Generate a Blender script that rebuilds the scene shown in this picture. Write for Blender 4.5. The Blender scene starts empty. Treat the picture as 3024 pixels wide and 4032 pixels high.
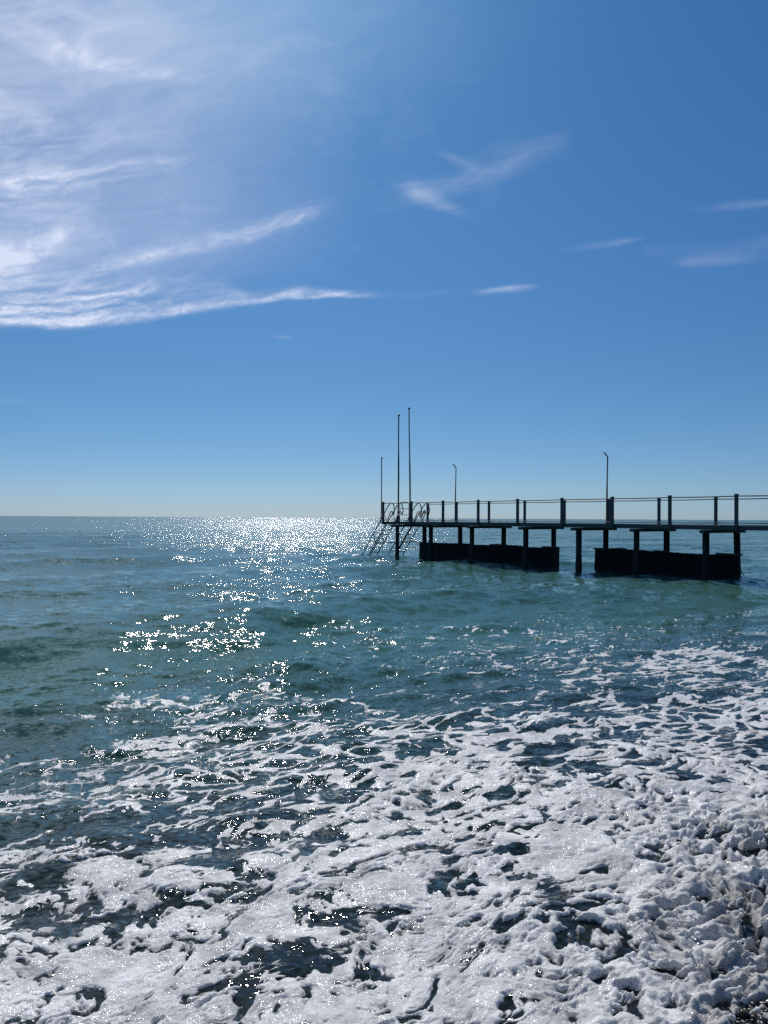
import bpy, bmesh, math, random
import numpy as np
from mathutils import Vector, Matrix
random.seed(7)
R = math.radians
S = bpy.context.scene
COL = S.collection

# ------------------------------------------------------------------ camera
EYE = 2.14
cam_d = bpy.data.cameras.new("camera")
cam = bpy.data.objects.new("camera", cam_d); COL.objects.link(cam)
cam_d.sensor_fit = 'VERTICAL'; cam_d.sensor_height = 36.0; cam_d.lens = 26.0
cam_d.clip_start = 0.05; cam_d.clip_end = 300000
cam.matrix_world = (Matrix.Translation((0, 0, EYE)) @ Matrix.Rotation(R(90.47), 4, 'X')
                    @ Matrix.Rotation(R(0.32), 4, 'Z'))
S.camera = cam

# ------------------------------------------------------------------ sky, sun, exposure
SUN_EL, SUN_AZ = 44.0, -9.0          # azimuth clockwise from +Y
S.view_settings.view_transform = 'Standard'
S.view_settings.look = 'None'
S.view_settings.gamma = 1.0
S.view_settings.use_curve_mapping = False
S.view_settings.exposure = 0.12
W = bpy.data.worlds.new("World"); S.world = W; W.use_nodes = True
wn, wl = W.node_tree.nodes, W.node_tree.links
bg = wn['Background']
sky = wn.new('ShaderNodeTexSky'); sky.sky_type = 'NISHITA'; sky.sun_disc = False
sky.sun_elevation = R(SUN_EL); sky.sun_rotation = R(SUN_AZ)
sky.altitude = 0; sky.air_density = 0.6; sky.dust_density = 0.25; sky.ozone_density = 6.0
# polarised deep blue overhead, paler towards the horizon
wtc = wn.new('ShaderNodeTexCoord'); wsep = wn.new('ShaderNodeSeparateXYZ'); wl.new(wtc.outputs['Generated'], wsep.inputs[0])
wr = wn.new('ShaderNodeValToRGB'); wl.new(wsep.outputs['Z'], wr.inputs[0])
we = wr.color_ramp.elements
we[0].position, we[0].color = 0.0, (.53, .60, .69, 1)
we[1].position, we[1].color = .62, (.42, .92, 1.12, 1)
for wp_, wc_ in ((.04, (.57, .67, .70)), (.15, (.53, .77, .80)), (.32, (.50, .86, .98))):
    e_ = we.new(wp_); e_.color = (*wc_, 1)
wm = wn.new('ShaderNodeMix'); wm.data_type = 'RGBA'; wm.blend_type = 'MULTIPLY'; wm.inputs[0].default_value = 1
wl.new(sky.outputs[0], wm.inputs[6]); wl.new(wr.outputs[0], wm.inputs[7])
wl.new(wm.outputs[2], bg.inputs[0]); bg.inputs[1].default_value = 0.085
sl = bpy.data.lights.new("sun", 'SUN'); sl.energy = 3.4; sl.angle = R(0.53); sl.color = (1.0, 0.96, 0.9)
sun = bpy.data.objects.new("sun", sl); COL.objects.link(sun)
sdir = Vector((math.sin(R(SUN_AZ)) * math.cos(R(SUN_EL)), math.cos(R(SUN_AZ)) * math.cos(R(SUN_EL)), math.sin(R(SUN_EL))))
sun.rotation_euler = sdir.to_track_quat('Z', 'Y').to_euler()
sun.location = (0, 30, 30)
S.cycles.use_denoising = False
S.cycles.sample_clamp_indirect = 4.0
S.cycles.max_bounces = 6
S.cycles.transparent_max_bounces = 12

# ------------------------------------------------------------------ helpers
def link(name, me, parent=None):
    o = bpy.data.objects.new(name, me); COL.objects.link(o)
    if parent: o.parent = parent
    return o
def tag(o, label=None, cat=None, group=None, kind=None):
    if label: o['label'] = label
    if cat: o['category'] = cat
    if group: o['group'] = group
    if kind: o['kind'] = kind
    return o
def empty(name, loc=(0, 0, 0)):
    o = bpy.data.objects.new(name, None); o.location = loc; o.empty_display_size = .2
    COL.objects.link(o); return o
def build(name, bm, mat, parent=None, smooth=False, base=None):
    """link bm (world coordinates) as one object; child coordinates are made local to an unrotated parent"""
    off = Vector(parent.location) if parent else Vector(base or (0, 0, 0))
    if parent and parent.parent: off = Vector(parent.parent.location) + off
    bmesh.ops.recalc_face_normals(bm, faces=bm.faces)
    me = bpy.data.meshes.new(name); 
    for v in bm.verts: v.co -= off
    bm.to_mesh(me); bm.free()
    me.materials.append(mat)
    if smooth:
        for p in me.polygons: p.use_smooth = True
    o = link(name, me, parent)
    if not parent: o.location = off
    return o
def box(bm, c, ux, uy, sx, sy, z0, z1):
    """box with horizontal axes ux, uy (2D unit), half sizes sx, sy"""
    vs = []
    for z in (z0, z1):
        for a, b in ((-1, -1), (1, -1), (1, 1), (-1, 1)):
            vs.append(bm.verts.new((c[0] + ux[0]*a*sx + uy[0]*b*sy, c[1] + ux[1]*a*sx + uy[1]*b*sy, z)))
    for f in ((0, 1, 2, 3), (4, 5, 6, 7), (0, 1, 5, 4), (1, 2, 6, 5), (2, 3, 7, 6), (3, 0, 4, 7)):
        bm.faces.new([vs[i] for i in f])
def tube(bm, pts, r, n=10, cap=True):
    pts = [Vector(p) for p in pts]
    rr = r if isinstance(r, (list, tuple)) else [r]*len(pts)
    rings = []; prev = None
    for i, p in enumerate(pts):
        d = (pts[min(i+1, len(pts)-1)] - pts[max(i-1, 0)]).normalized()
        if prev is None:
            a = d.cross(Vector((0, 0, 1)) if abs(d.z) < .9 else Vector((1, 0, 0))).normalized()
        else:
            a = (prev - d*prev.dot(d)).normalized()
        prev = a; b = d.cross(a)
        rings.append([bm.verts.new(p + (a*math.cos(t) + b*math.sin(t))*rr[i]) for t in [2*math.pi*k/n for k in range(n)]])
    for q in range(len(rings)-1):
        for k in range(n):
            bm.faces.new((rings[q][k], rings[q][(k+1) % n], rings[q+1][(k+1) % n], rings[q+1][k]))
    if cap:
        bm.faces.new(rings[0]); bm.faces.new(rings[-1])

def new_mat(name):
    m = bpy.data.materials.new(name); m.use_nodes = True
    nt = m.node_tree
    return m, nt, nt.nodes['Principled BSDF'], nt.nodes['Material Output']
def noise_node(nt, scale, detail=4, rough=.55, vec=None):
    n = nt.nodes.new('ShaderNodeTexNoise'); n.inputs['Scale'].default_value = scale
    n.inputs['Detail'].default_value = detail; n.inputs['Roughness'].default_value = rough
    if vec is not None: nt.links.new(vec, n.inputs['Vector'])
    return n
def ramp(nt, fac, stops):
    r = nt.nodes.new('ShaderNodeValToRGB'); nt.links.new(fac, r.inputs[0])
    els = r.color_ramp.elements
    els[0].position, els[0].color = stops[0][0], (*stops[0][1], 1)
    els[1].position, els[1].color = stops[-1][0], (*stops[-1][1], 1)
    for p, c in stops[1:-1]:
        e = els.new(p); e.color = (*c, 1)
    return r
def worn(name, c1, c2, c3, scale, rough=.6, metal=0., bump=.004):
    m, nt, p, out = new_mat(name)
    tc = nt.nodes.new('ShaderNodeTexCoord')
    n = noise_node(nt, scale, 7, .62, tc.outputs['Object'])
    r = ramp(nt, n.outputs['Fac'], [(.3, c1), (.52, c2), (.68, c3)])
    nt.links.new(r.outputs[0], p.inputs['Base Color'])
    p.inputs['Roughness'].default_value = rough; p.inputs['Metallic'].default_value = metal
    n2 = noise_node(nt, scale*4, 5, .6, tc.outputs['Object'])
    b = nt.nodes.new('ShaderNodeBump'); b.inputs['Distance'].default_value = bump; b.inputs['Strength'].default_value = .7
    nt.links.new(n2.outputs['Fac'], b.inputs['Height']); nt.links.new(b.outputs[0], p.inputs['Normal'])
    return m
M_paint = worn('grey green painted steel', (.028, .050, .058), (.040, .070, .080), (.055, .05, .042), 3, .55)
M_deck = worn('weathered deck boards', (.05, .045, .04), (.08, .075, .068), (.11, .10, .09), 5, .8)
M_pile = worn('dark wet steel pile', (.007, .009, .011), (.012, .014, .017), (.026, .017, .012), 3, .7)
M_pole = worn('rusty dark pole', (.01, .009, .010), (.016, .012, .012), (.03, .018, .012), 4, .6)
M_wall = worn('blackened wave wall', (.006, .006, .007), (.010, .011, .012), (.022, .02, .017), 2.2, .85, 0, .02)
M_alu = worn('dull ladder steel', (.016, .02, .024), (.024, .03, .035), (.035, .03, .026), 6, .5)
M_plate = worn('pale concrete pad', (.05, .055, .055), (.08, .085, .085), (.10, .10, .095), 6, .85)

# ------------------------------------------------------------------ numpy noise
def _hash(ix, iy, seed):
    h = (ix.astype(np.int64)*374761393 + iy.astype(np.int64)*668265263 + seed*1274126177) & 0xFFFFFFFF
    h = ((h ^ (h >> 13))*1274126177) & 0xFFFFFFFF
    return ((h ^ (h >> 16)) & 0xFFFFFF).astype(np.float32)/np.float32(0xFFFFFF)
def perlin(x, y, seed=0):
    ix = np.floor(x); iy = np.floor(y); fx = (x-ix).astype(np.float32); fy = (y-iy).astype(np.float32)
    ux = fx*fx*fx*(fx*(fx*6-15)+10); uy = fy*fy*fy*(fy*(fy*6-15)+10)
    def g(ox, oy):
        a = _hash(ix+ox, iy+oy, seed)*np.float32(2*np.pi)
        return np.cos(a)*(fx-ox) + np.sin(a)*(fy-oy)
    n0 = g(0, 0); n0 += ux*(g(1, 0)-n0)
    n1 = g(0, 1); n1 += ux*(g(1, 1)-n1)
    return (n0 + uy*(n1-n0))*1.5
def fbm(x, y, oct=4, seed=0, gain=.5):
    s = 0; a = 1.; t = 0
    for o in range(oct):
        s = s + a*perlin(x*2**o + 13.7*o, y*2**o - 7.3*o, seed+o*17); t += a*a; a *= gain
    return s/math.sqrt(t)
def worley(x, y, seed=0, jit=.9):
    ix = np.floor(x); iy = np.floor(y)
    f1 = np.full(x.shape, 9., np.float32); f2 = f1.copy(); rid = np.zeros(x.shape, np.float32)
    for ox in (-1, 0, 1):
        for oy in (-1, 0, 1):
            cx = ix+ox; cy = iy+oy
            px = cx + .5 + (_hash(cx, cy, seed)-.5)*jit; py = cy + .5 + (_hash(cx, cy, seed+91)-.5)*jit
            d = np.hypot(px-x, py-y).astype(np.float32)
            near = d < f1
            rid = np.where(near, _hash(cx, cy, seed+177), rid)
            f2 = np.where(near, f1, np.minimum(f2, d)); f1 = np.where(near, d, f1)
    return f1, f2, rid
def sstep(a, b, x):
    t = np.clip((x-a)/(b-a), 0, 1); return t*t*(3-2*t)
def quant(field, cov):
    """threshold such that a share cov of the field lies above it, read from the field's own distribution"""
    qs = np.linspace(0, 1, 201); smp = field.ravel()[::37]
    return np.interp(1-cov, qs, np.quantile(smp, qs))

# axes of the place: SEA points from the shore out to sea, along the pier; ALG runs along the shore
ANG = R(52.44)
SEA = np.array([-math.cos(ANG), math.sin(ANG)]); ALG = np.array([math.sin(ANG), math.cos(ANG)])

# ------------------------------------------------------------------ sea surface, as a polar fan of vertices round the beach
FW = 739.5                                              # picks the density of the fan
dep = np.concatenate([[.03, .06, .1, .16, .24, .34, .46, .6, .8], np.arange(1.0, 20, .35), np.arange(20, 60, .45), np.arange(60, 560, .52)])[::-1]
dist = EYE*FW/dep                                      # near to far
dist = np.concatenate([np.linspace(1.2, dist[0]-.03, 30), dist])
az = np.concatenate([np.linspace(-88, -33, 45), np.linspace(-33, 33, 1150)[1:-1], np.linspace(33, 88, 45)])
A, D = np.meshgrid(np.radians(az), dist)
X = (np.tan(np.clip(A, R(-33), R(33)))*0 + np.sin(A)*D).astype(np.float64); Y = np.cos(A)*D
NR, NC = X.shape
step = np.gradient(dist)[:, None]*np.ones((1, NC))      # row spacing in metres
s = X*SEA[0] + Y*SEA[1]; a = X*ALG[0] + Y*ALG[1]

rng = np.random.RandomState(4)
Z = np.zeros_like(X)
def add_waves(n, lmin, lmax, steep, spread, main=(0.52, -0.85)):
    global Z
    m = math.atan2(main[1], main[0])
    for i in range(n):
        L = lmin*(lmax/lmin)**rng.rand(); th = m + rng.randn()*spread
        k = 2*math.pi/L; kx, ky = math.cos(th)*k, math.sin(th)*k
        amp = steep*L/(2*math.pi)*(.6+.8*rng.rand())
        ph = kx*X + ky*Y + rng.rand()*6.283
        w = np.sin(ph)
        w = w + .25*np.cos(2*ph)*-1                     # a little sharper at the crests
        # rows too far apart to carry this wave fade it out
        Z += amp*w*sstep(1.0, .35, step*2.2/L)
warpx = .5*fbm(X*.21, Y*.21, 3, 3); warpy = .5*fbm(X*.19+9, Y*.19, 3, 8)
X0s, Y0s = X, Y
X = X + warpx; Y = Y + warpy
calm = sstep(1.5, 7, s)                                 # chop dies out in the swash
add_waves(8, 4.5, 11, .032, .22)
add_waves(16, 1.2, 4, .038, .50)
Z *= (.22+.78*sstep(4, 12, s))
add_waves(26, .35, 1.2, .034, .75)
add_waves(26, .10, .35, .030, 1.1)
X, Y = X0s, Y0s
gust = .75 + .35*fbm(X*.06+3, Y*.09, 3, 40)
Z *= (.35+.65*calm)*gust
# the low swell standing in front of the pier, and the spent bore rolling over the shallows
crest = s - 13.3 - .9*fbm(a*.11, s*.05, 2, 21)
Z += .19*np.exp(-(np.where(crest > 0, crest/1.9, crest/1.2))**2)*sstep(-26, -8, a)*sstep(24, 10, a)
crest2 = s - 9.3 - .8*fbm(a*.13+4, s*.05, 2, 22)
Z += .07*np.exp(-(np.where(crest2 > 0, crest2/1.3, crest2/.7))**2)*sstep(9, 2, a)
crest3 = s - 3.9 - .35*fbm(a*.5+4, s*.1, 2, 25) + .12*a
Z += .03*np.exp(-(np.where(crest3 > 0, crest3/.28, crest3/.9))**2)*sstep(1.6, .3, a)
Z += .03*fbm(X*.8, Y*.8, 2, 31)*sstep(9, 4, s)
Z += sstep(3.2, 1.2, s)*.03
Zw = Z.copy()

# ---- foam cover: how much of the surface is white at places read off the scene (x, y, share)
COVER = [(-4.28,9.37,0), (-2.24,9.43,.04), (-0.77,9.46,.02), (1.01,9.51,.05), (2.21,9.54,.08), (3.42,9.57,.1), (4.63,9.60,.35), (-4.96,10.86,0), (-1.57,10.96,0), (0.14,11.01,.05), (1.18,11.04,.12), (2.22,11.07,.15), (2.92,11.09,.25), (3.97,11.12,.4), (5.38,11.16,.55), (-5.90,12.92,0), (-1.88,13.06,0), (0.17,13.13,.08), (1.41,13.17,.1), (1.65,13.18,.15), (2.65,13.21,.12), (4.74,13.28,.06), (6.60,13.35,.12), (-7.27,15.93,0), (-2.32,16.14,0), (1.74,16.31,.0), (6.94,16.53,.03), (8.21,16.58,.06), (-11.59,25.39,0), (-3.72,25.92,0), (2.81,26.37,0), (11.31,26.95,0), (-4.07,8.44,0), (-3.44,8.46,.03), (-2.91,8.47,.35), (-2.28,8.48,.1), (-1.86,8.49,.25), (-1.43,8.50,.12), (-0.42,8.52,.12), (0.27,8.54,.1), (0.91,8.55,.15), (1.99,8.58,.3), (2.80,8.60,.55), (3.62,8.62,.55), (4.38,8.63,.65), (-3.84,7.86,.01), (-3.35,7.87,.03), (-2.81,7.88,.1), (-2.37,7.89,.15), (-1.98,7.90,.35), (-1.33,7.91,.3), (-0.64,7.93,.4), (-0.15,7.94,.35), (0.60,7.95,.15), (1.35,7.97,.4), (2.35,7.99,.45), (3.36,8.01,.6), (4.07,8.02,.7), (-3.53,7.05,.02), (-2.78,7.06,.03), (-2.21,7.07,.3), (-1.68,7.08,.2), (-1.02,7.09,.35), (-0.35,7.11,.4), (0.09,7.12,.6), (0.76,7.13,.65), (1.43,7.14,.55), (2.11,7.15,.75), (2.78,7.17,.78), (3.64,7.18,.65), (-3.06,6.27,.35), (-2.48,6.28,.12), (-1.89,6.29,.4), (-1.30,6.30,.35), (-0.71,6.31,.35), (-0.31,6.32,.38), (0.00,6.32,.85), (0.48,6.33,.92), (1.07,6.34,.8), (1.87,6.36,.75), (2.67,6.37,.85), (3.24,6.38,.85), (-2.83,5.65,.3), (-2.41,5.66,.12), (-2.05,5.66,.4), (-1.52,5.67,.25), (-0.99,5.68,.4), (-0.46,5.69,.6), (-0.11,5.69,.88), (0.25,5.70,.8), (0.61,5.70,.82), (1.32,5.71,.88), (2.04,5.72,.92), (2.77,5.73,.92), (-2.53,5.06,.55), (-2.31,5.07,.25), (-1.84,5.07,.08), (-1.37,5.08,.08), (-0.89,5.09,.15), (-0.57,5.09,.5), (-0.09,5.10,.9), (0.54,5.11,.75), (0.87,5.11,.75), (1.51,5.12,.92), (2.15,5.13,.92), (2.60,5.13,.92), (-2.30,4.72,.88), (-1.86,4.72,.92), (-1.42,4.73,.9), (-1.21,4.73,.6), (-0.98,4.73,.3), (-0.68,4.74,.65), (-0.50,4.74,.85), (-0.09,4.74,.9), (0.51,4.75,.9), (1.10,4.76,.95), (2.00,4.77,.92), (-2.18,4.35,.5), (-1.99,4.36,.65), (-1.58,4.36,.95), (-1.17,4.37,.96), (-0.85,4.37,.75), (-0.49,4.37,.9), (-0.35,4.38,.78), (0.06,4.38,.97), (0.47,4.39,.85), (1.02,4.39,.85), (1.57,4.40,.94), (2.12,4.40,.95), (-1.91,3.91,.85), (-1.30,3.91,.7), (-1.05,3.92,.85), (-0.81,3.92,.96), (-0.32,3.92,.7), (-0.07,3.93,.78), (0.30,3.93,.93), (0.91,3.94,.88), (1.41,3.94,.96), (1.90,3.95,.93), (-1.75,3.58,.88), (-1.41,3.58,.97), (-0.96,3.59,.96), (-0.52,3.59,.8), (-0.18,3.59,.75), (0.16,3.60,.93), (0.61,3.60,.9), (1.06,3.61,.93), (1.63,3.61,.9), (-1.61,3.30,.93), (-1.20,3.31,.95), (-0.89,3.31,.96), (-0.64,3.31,.8), (-0.27,3.31,.95), (0.15,3.32,.93), (0.56,3.32,.92), (0.88,3.32,.9), (1.29,3.33,.95), (1.65,3.33,.75), (-1.47,3.01,.95), (-0.81,3.02,.95), (-0.06,3.02,.95), (0.70,3.03,.95), (1.18,3.03,.9), (1.54,3.04,.1), (-2.35,4.88,.75), (-1.93,4.89,.7), (-1.53,4.90,.35), (-1.16,4.90,.1), (-0.83,4.90,.12), (-0.55,4.91,.3), (-2.72,5.95,.3), (-2.35,5.95,.2), (-1.86,5.96,.35), (-1.42,5.97,.4), (-1.01,5.98,.4), (-0.67,5.98,.4), (-0.30,5.99,.55), (-2.57,5.34,.25), (-2.11,5.35,.08), (-1.67,5.36,.08), (-1.27,5.36,.1), (-0.91,5.37,.25), (-0.44,5.37,.7), (-0.99,4.54,.35), (-0.77,4.55,.8), (-2.21,4.53,.6), (-1.65,4.54,.97), (-1.28,4.54,.97), (-2.07,4.19,.55), (-1.79,4.20,.85), (-1.39,4.20,.93), (-1.13,4.21,.97), (-0.92,4.21,.97), (-0.71,4.21,.9), (-0.50,4.21,.93), (1.34,3.20,.95), (1.55,3.21,.85), (1.65,3.21,.5), (1.45,3.46,.95), (1.67,3.47,.93), (1.78,3.47,.9), (-3.54,7.35,.0), (-2.99,7.36,.0), (-2.63,7.37,.08)]
lu = A; ld = np.log(D*EYE/(EYE - np.clip(Zw + .02, -.3, .5)))
num = np.zeros(X.shape, np.float32); den = num + 1e-12
rows = (D[:, 0] < 30)
for (cx, cy, cc) in COVER:
    ca = math.atan2(cx, cy); cd = math.log(math.hypot(cx, cy))
    w = np.exp(-((lu[rows]-ca)/.027)**2 - ((ld[rows]-cd)/.030)**2).astype(np.float32) + \
        np.float32(.002)*np.exp(-((lu[rows]-ca)/.12)**2 - ((ld[rows]-cd)/.12)**2).astype(np.float32)
    num[rows] += w*cc; den[rows] += w
cov = num/den
cov = cov*sstep(24, 15, D)
# lace field: walls between warped cells, stretched along the shore
wa = .22*fbm(a*.9, s*1.3, 4, 50); ws = .16*fbm(a*.9+5, s*1.3, 4, 60)
aa, ss = a + wa, s + ws
left = sstep(2.2, -.5, a - .25*s)                       # churned, curly lace to the left; calm drawn-out lace to the right
cw = (.10 + .26*left)
ca_ = aa + cw*fbm(X*1.9+3, Y*1.9, 4, 55, .62); cs_ = ss + cw*.7*fbm(X*1.9, Y*1.9+8, 4, 65, .62)
f1, f2, r1 = worley(ca_*1.05, cs_*2.7, 5)
e1 = np.clip((f2-f1), 0, 1) + (r1-.5)*.22
f1b, f2b, r2 = worley(ca_*2.7+7, cs_*6.2, 9)
e2 = np.clip((f2b-f1b), 0, 1) + (r2-.5)*.30
f1c, f2c, r3 = worley(ca_*6.5+3, cs_*13, 12)
e3 = np.clip((f2c-f1c), 0, 1) + (r3-.5)*.3
big = fbm(a*.8, s*1.1, 3, 70); fine = fbm(ca_*8, cs_*15, 4, 80, .65)
bigw = .5+.5*np.tanh(fbm(a*.4+2, s*.6, 2, 75)*1.5)
dn = sstep(.55, .9, cov)
rough = sstep(3.5, 2.0, s + .45*fbm(a*.7, s*.7, 3, 33))*(.10+.90*sstep(2.1, 4.0, a+.3*wa))      # churned edge of the swash to the right
blob = fbm(ca_*2.6+5, cs_*4.6, 5, 385, .58)              # ragged pools
blob2 = fbm(ca_*5.5+1, cs_*9.5, 4, 88, .6)
near_ = (D > 2.6) & (D < 16)
def norm(v): q_ = v[near_]; return (v - q_.mean())/q_.std()
n1_, n2_, n3_, nf_, nb_, nb2_ = norm(-e1), norm(-e2), norm(-e3), norm(fine), norm(blob), norm(blob2)
lace = n1_*bigw + n2_*(1-bigw) + .22*n3_ + (.22+.25*left)*nf_ + .12*norm(big)
blob3 = norm(fbm(aa*10+3, ss*14, 3, 188, .6))
dense = .24*nb_ + .55*nb2_ + .40*blob3 + n2_*(.30+.25*bigw) + .10*n1_ + .26*nf_ + .42*n3_
field = norm(lace)*(1-.62*dn) + norm(dense)*(.62*dn)
ka, ks = a + .5*wa, s + .5*ws
kw = .035*fbm(X*6, Y*6, 3, 128)
k1 = perlin((ka+kw)*7.5, (ks+kw)*11, 130); k2 = perlin((ka+kw)*15+3, (ks-kw)*19, 131); k3 = perlin(ka*2.4, ks*3.6, 132); k4 = perlin(ka*30, ks*34, 133)
field = field*(1-.35*rough) + rough*(.85*norm(k1) + .35*norm(k2) + .3*norm(k3))
qpos = quant(field[(D[:, 0] > 2.6) & (D[:, 0] < 16)], np.clip(np.where(cov < .7, cov*(.86 - .14*left*sstep(.5, .1, cov)), cov - .1*sstep(1, .7, cov)) - .035*dn - .05*rough, 0, 1))
# open pools in the froth: (x, y, half width, half depth)
POOLS = [(-1.33, 4.01, 0.106, 0.075), (-1.43, 3.91, 0.054, 0.045), (-0.99, 3.94, 0.111, 0.045), (-0.28, 4.05, 0.190, 0.077), (-0.46, 4.09, 0.064, 0.039), (-0.50, 3.71, 0.163, 0.081), (-0.38, 3.57, 0.063, 0.052), (-0.63, 3.38, 0.059, 0.114), (1.01, 4.26, 0.085, 0.117), (1.02, 4.13, 0.065, 0.060), (0.90, 4.51, 0.096, 0.053), (0.37, 4.49, 0.118, 0.071), (0.60, 4.47, 0.073, 0.053), (0.09, 4.77, 0.090, 0.060), (0.35, 4.82, 0.109, 0.054), (0.81, 4.75, 0.095, 0.119), (-0.20, 4.52, 0.057, 0.060), (1.46, 7.11, 0.258, 0.118), (1.86, 6.45, 0.153, 0.122), (-0.40, 7.11, 0.276, 0.207), (0.33, 6.95, 0.217, 0.127), (2.65, 8.28, 0.311, 0.201), (2.15, 8.37, 0.178, 0.144), (2.29, 7.47, 0.234, 0.147), (1.11, 8.06, 0.303, 0.171), (-2.09, 4.22, 0.090, 0.073), (-2.01, 4.02, 0.076, 0.066), (-1.96, 3.86, 0.063, 0.052), (-1.95, 4.33, 0.136, 0.044), (-1.73, 3.43, 0.064, 0.062), (-1.30, 3.38, 0.095, 0.047), (0.10, 3.26, 0.086, 0.062), (-0.57, 4.77, 0.096, 0.067), (0.57, 3.23, 0.081, 0.055), (1.05, 3.98, 0.100, 0.046), (0.62, 3.93, 0.064, 0.091), (0.49, 4.30, 0.108, 0.054), (-0.94, 4.57, 0.103, 0.073), (-0.76, 4.49, 0.062, 0.082), (-0.51, 5.88, 0.184, 0.162), (2.57, 6.31, 0.237, 0.093), (2.71, 5.93, 0.148, 0.082), (1.51, 4.23, 0.069, 0.063), (1.03, 3.50, 0.109, 0.064), (1.51, 3.54, 0.133, 0.081), (2.33, 4.84, 0.091, 0.082), (0.00, 4.07, 0.051, 0.039), (-0.07, 3.54, 0.075, 0.037), (-1.35, 5.01, 0.376, 0.147), (-2.00, 5.07, 0.349, 0.136), (-0.67, 5.09, 0.140, 0.106), (-2.01, 5.86, 0.220, 0.100)]
pu = X + .10*fbm(X*3.1, Y*3.1, 4, 160, .6)*np.clip(D/4.5, .6, 2); pv = Y + .10*fbm(X*3.1+7, Y*3.1, 4, 165, .6)*np.clip(D/4.5, .6, 2)
hole = np.zeros_like(X)
for (qx, qy, qw, qh) in POOLS:
    lift = EYE/(EYE - .05); nr_ = (D > qy*.6) & (D < qy*1.6)
    g_ = np.exp(-(((pu[nr_]*lift - qx)/(qw*.85))**2 + ((pv[nr_]*lift - qy)/(qh*.85))**2)**1.4)
    hole[nr_] = np.maximum(hole[nr_], g_)
field = field + .10*dn - hole*(2.1 + .5*nb2_ - .5*n3_)
M = (field - qpos)*.22                                  # > 0 is foam
M = np.where(cov < .015, -1, M)
Zw = Zw + rough*.01
# thickness of the froth
body = np.clip(M*3.2, -.35, 1)
puff = np.abs(fbm(aa*4.2, ss*5.5, 3, 90)); grain = fbm(X*26, Y*26, 3, 99, .7)
lod = sstep(.05, .012, step)
th = np.where(body > 0, np.maximum(body, 0)**.9, body*1.2)*(.003 + .006*dn + .012*rough)
onf = sstep(0, .55, body)
th += onf*(dn*(.006*puff + .004*fbm(aa*9, ss*12, 3, 95, .6)) + .0028*grain*lod*(.3+.7*dn))
th += onf*dn*.012*fbm(a*1.6, s*2.4, 3, 110)
# rounded knobs and drawn-out tongues of froth
def rnd_(v): return np.clip(v+.15, 0, 1.2)**.8     # round tops, open hollows
edge = sstep(2.9, 1.7, s + .2*k3)
th += rough*onf*(.030*rnd_(k1) + .015*rnd_(k2) + .012*k3 + .003*k4) + rough*edge*onf*(.045*rnd_(k1)*rnd_(k2) + .015*rnd_(k1))
Zf = Zw + th

def grid_mesh(name, Zg, r0, r1, keep=None, attrs=()):
    nr = r1-r0
    co = np.stack([X[r0:r1], Y[r0:r1], Zg[r0:r1]], -1).reshape(-1, 3)
    i = np.arange(nr-1)[:, None]*NC + np.arange(NC-1)[None, :]
    q = np.stack([i, i+1, i+NC+1, i+NC], -1).reshape(-1, 4)
    vals = [v[r0:r1].ravel() for _, v in attrs]
    if keep is not None:
        kf = keep[r0:r1].ravel()[q].any(1); q = q[kf]
        used = np.zeros(len(co), bool); used[q.ravel()] = True
        idx = np.cumsum(used)-1; co = co[used]; q = idx[q]; vals = [v[used] for v in vals]
    me = bpy.data.meshes.new(name)
    me.vertices.add(len(co)); me.vertices.foreach_set('co', co.astype(np.float32).ravel())
    me.loops.add(q.size); me.loops.foreach_set('vertex_index', q.astype(np.int32).ravel())
    me.polygons.add(len(q)); me.polygons.foreach_set('loop_start', np.arange(0, q.size, 4, dtype=np.int32))
    me.polygons.foreach_set('loop_total', np.full(len(q), 4, np.int32))
    me.polygons.foreach_set('use_smooth', np.ones(len(q), bool))
    me.update(calc_edges=True)
    for (n, _), v in zip(attrs, vals):
        at = me.attributes.new(n, 'FLOAT', 'POINT'); at.data.foreach_set('value', v.astype(np.float32))
    return me

# ---- water material: green body colour seen through a clear rippled skin
m, nt, p, out = new_mat('sea water')
geo = nt.nodes.new('ShaderNodeNewGeometry'); pos = geo.outputs['Position']
at = nt.nodes.new('ShaderNodeAttribute'); at.attribute_name = 'depth'
n0 = noise_node(nt, .22, 4, .6, pos)
addn = nt.nodes.new('ShaderNodeMath'); addn.operation = 'MULTIPLY_ADD'; addn.inputs[1].default_value = .30
nt.links.new(n0.outputs['Fac'], addn.inputs[0]); nt.links.new(at.outputs['Fac'], addn.inputs[2])
cr = ramp(nt, addn.outputs[0], [(.14, (.010, .011, .009)), (.32, (.024, .040, .034)), (.52, (.038, .086, .068)), (.8, (.056, .142, .102)), (1., (.054, .142, .108))])
nt.links.new(cr.outputs[0], p.inputs['Base Color'])
p.inputs['Roughness'].default_value = .045; p.inputs['IOR'].default_value = 1.333
mp = nt.nodes.new('ShaderNodeMapping'); mp.inputs['Rotation'].default_value = (0, 0, R(-37)); mp.inputs['Scale'].default_value = (.7, 1.15, 1)
nt.links.new(pos, mp.inputs['Vector'])
acc = None
def vmath(op, x, y=None, scale=None):
    n_ = nt.nodes.new('ShaderNodeVectorMath'); n_.operation = op
    nt.links.new(x, n_.inputs[0])
    if y is not None:
        if isinstance(y, tuple): n_.inputs[1].default_value = y
        else: nt.links.new(y, n_.inputs[1])
    if scale is not None: n_.inputs['Scale'].default_value = scale
    return n_.outputs[0]
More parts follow.
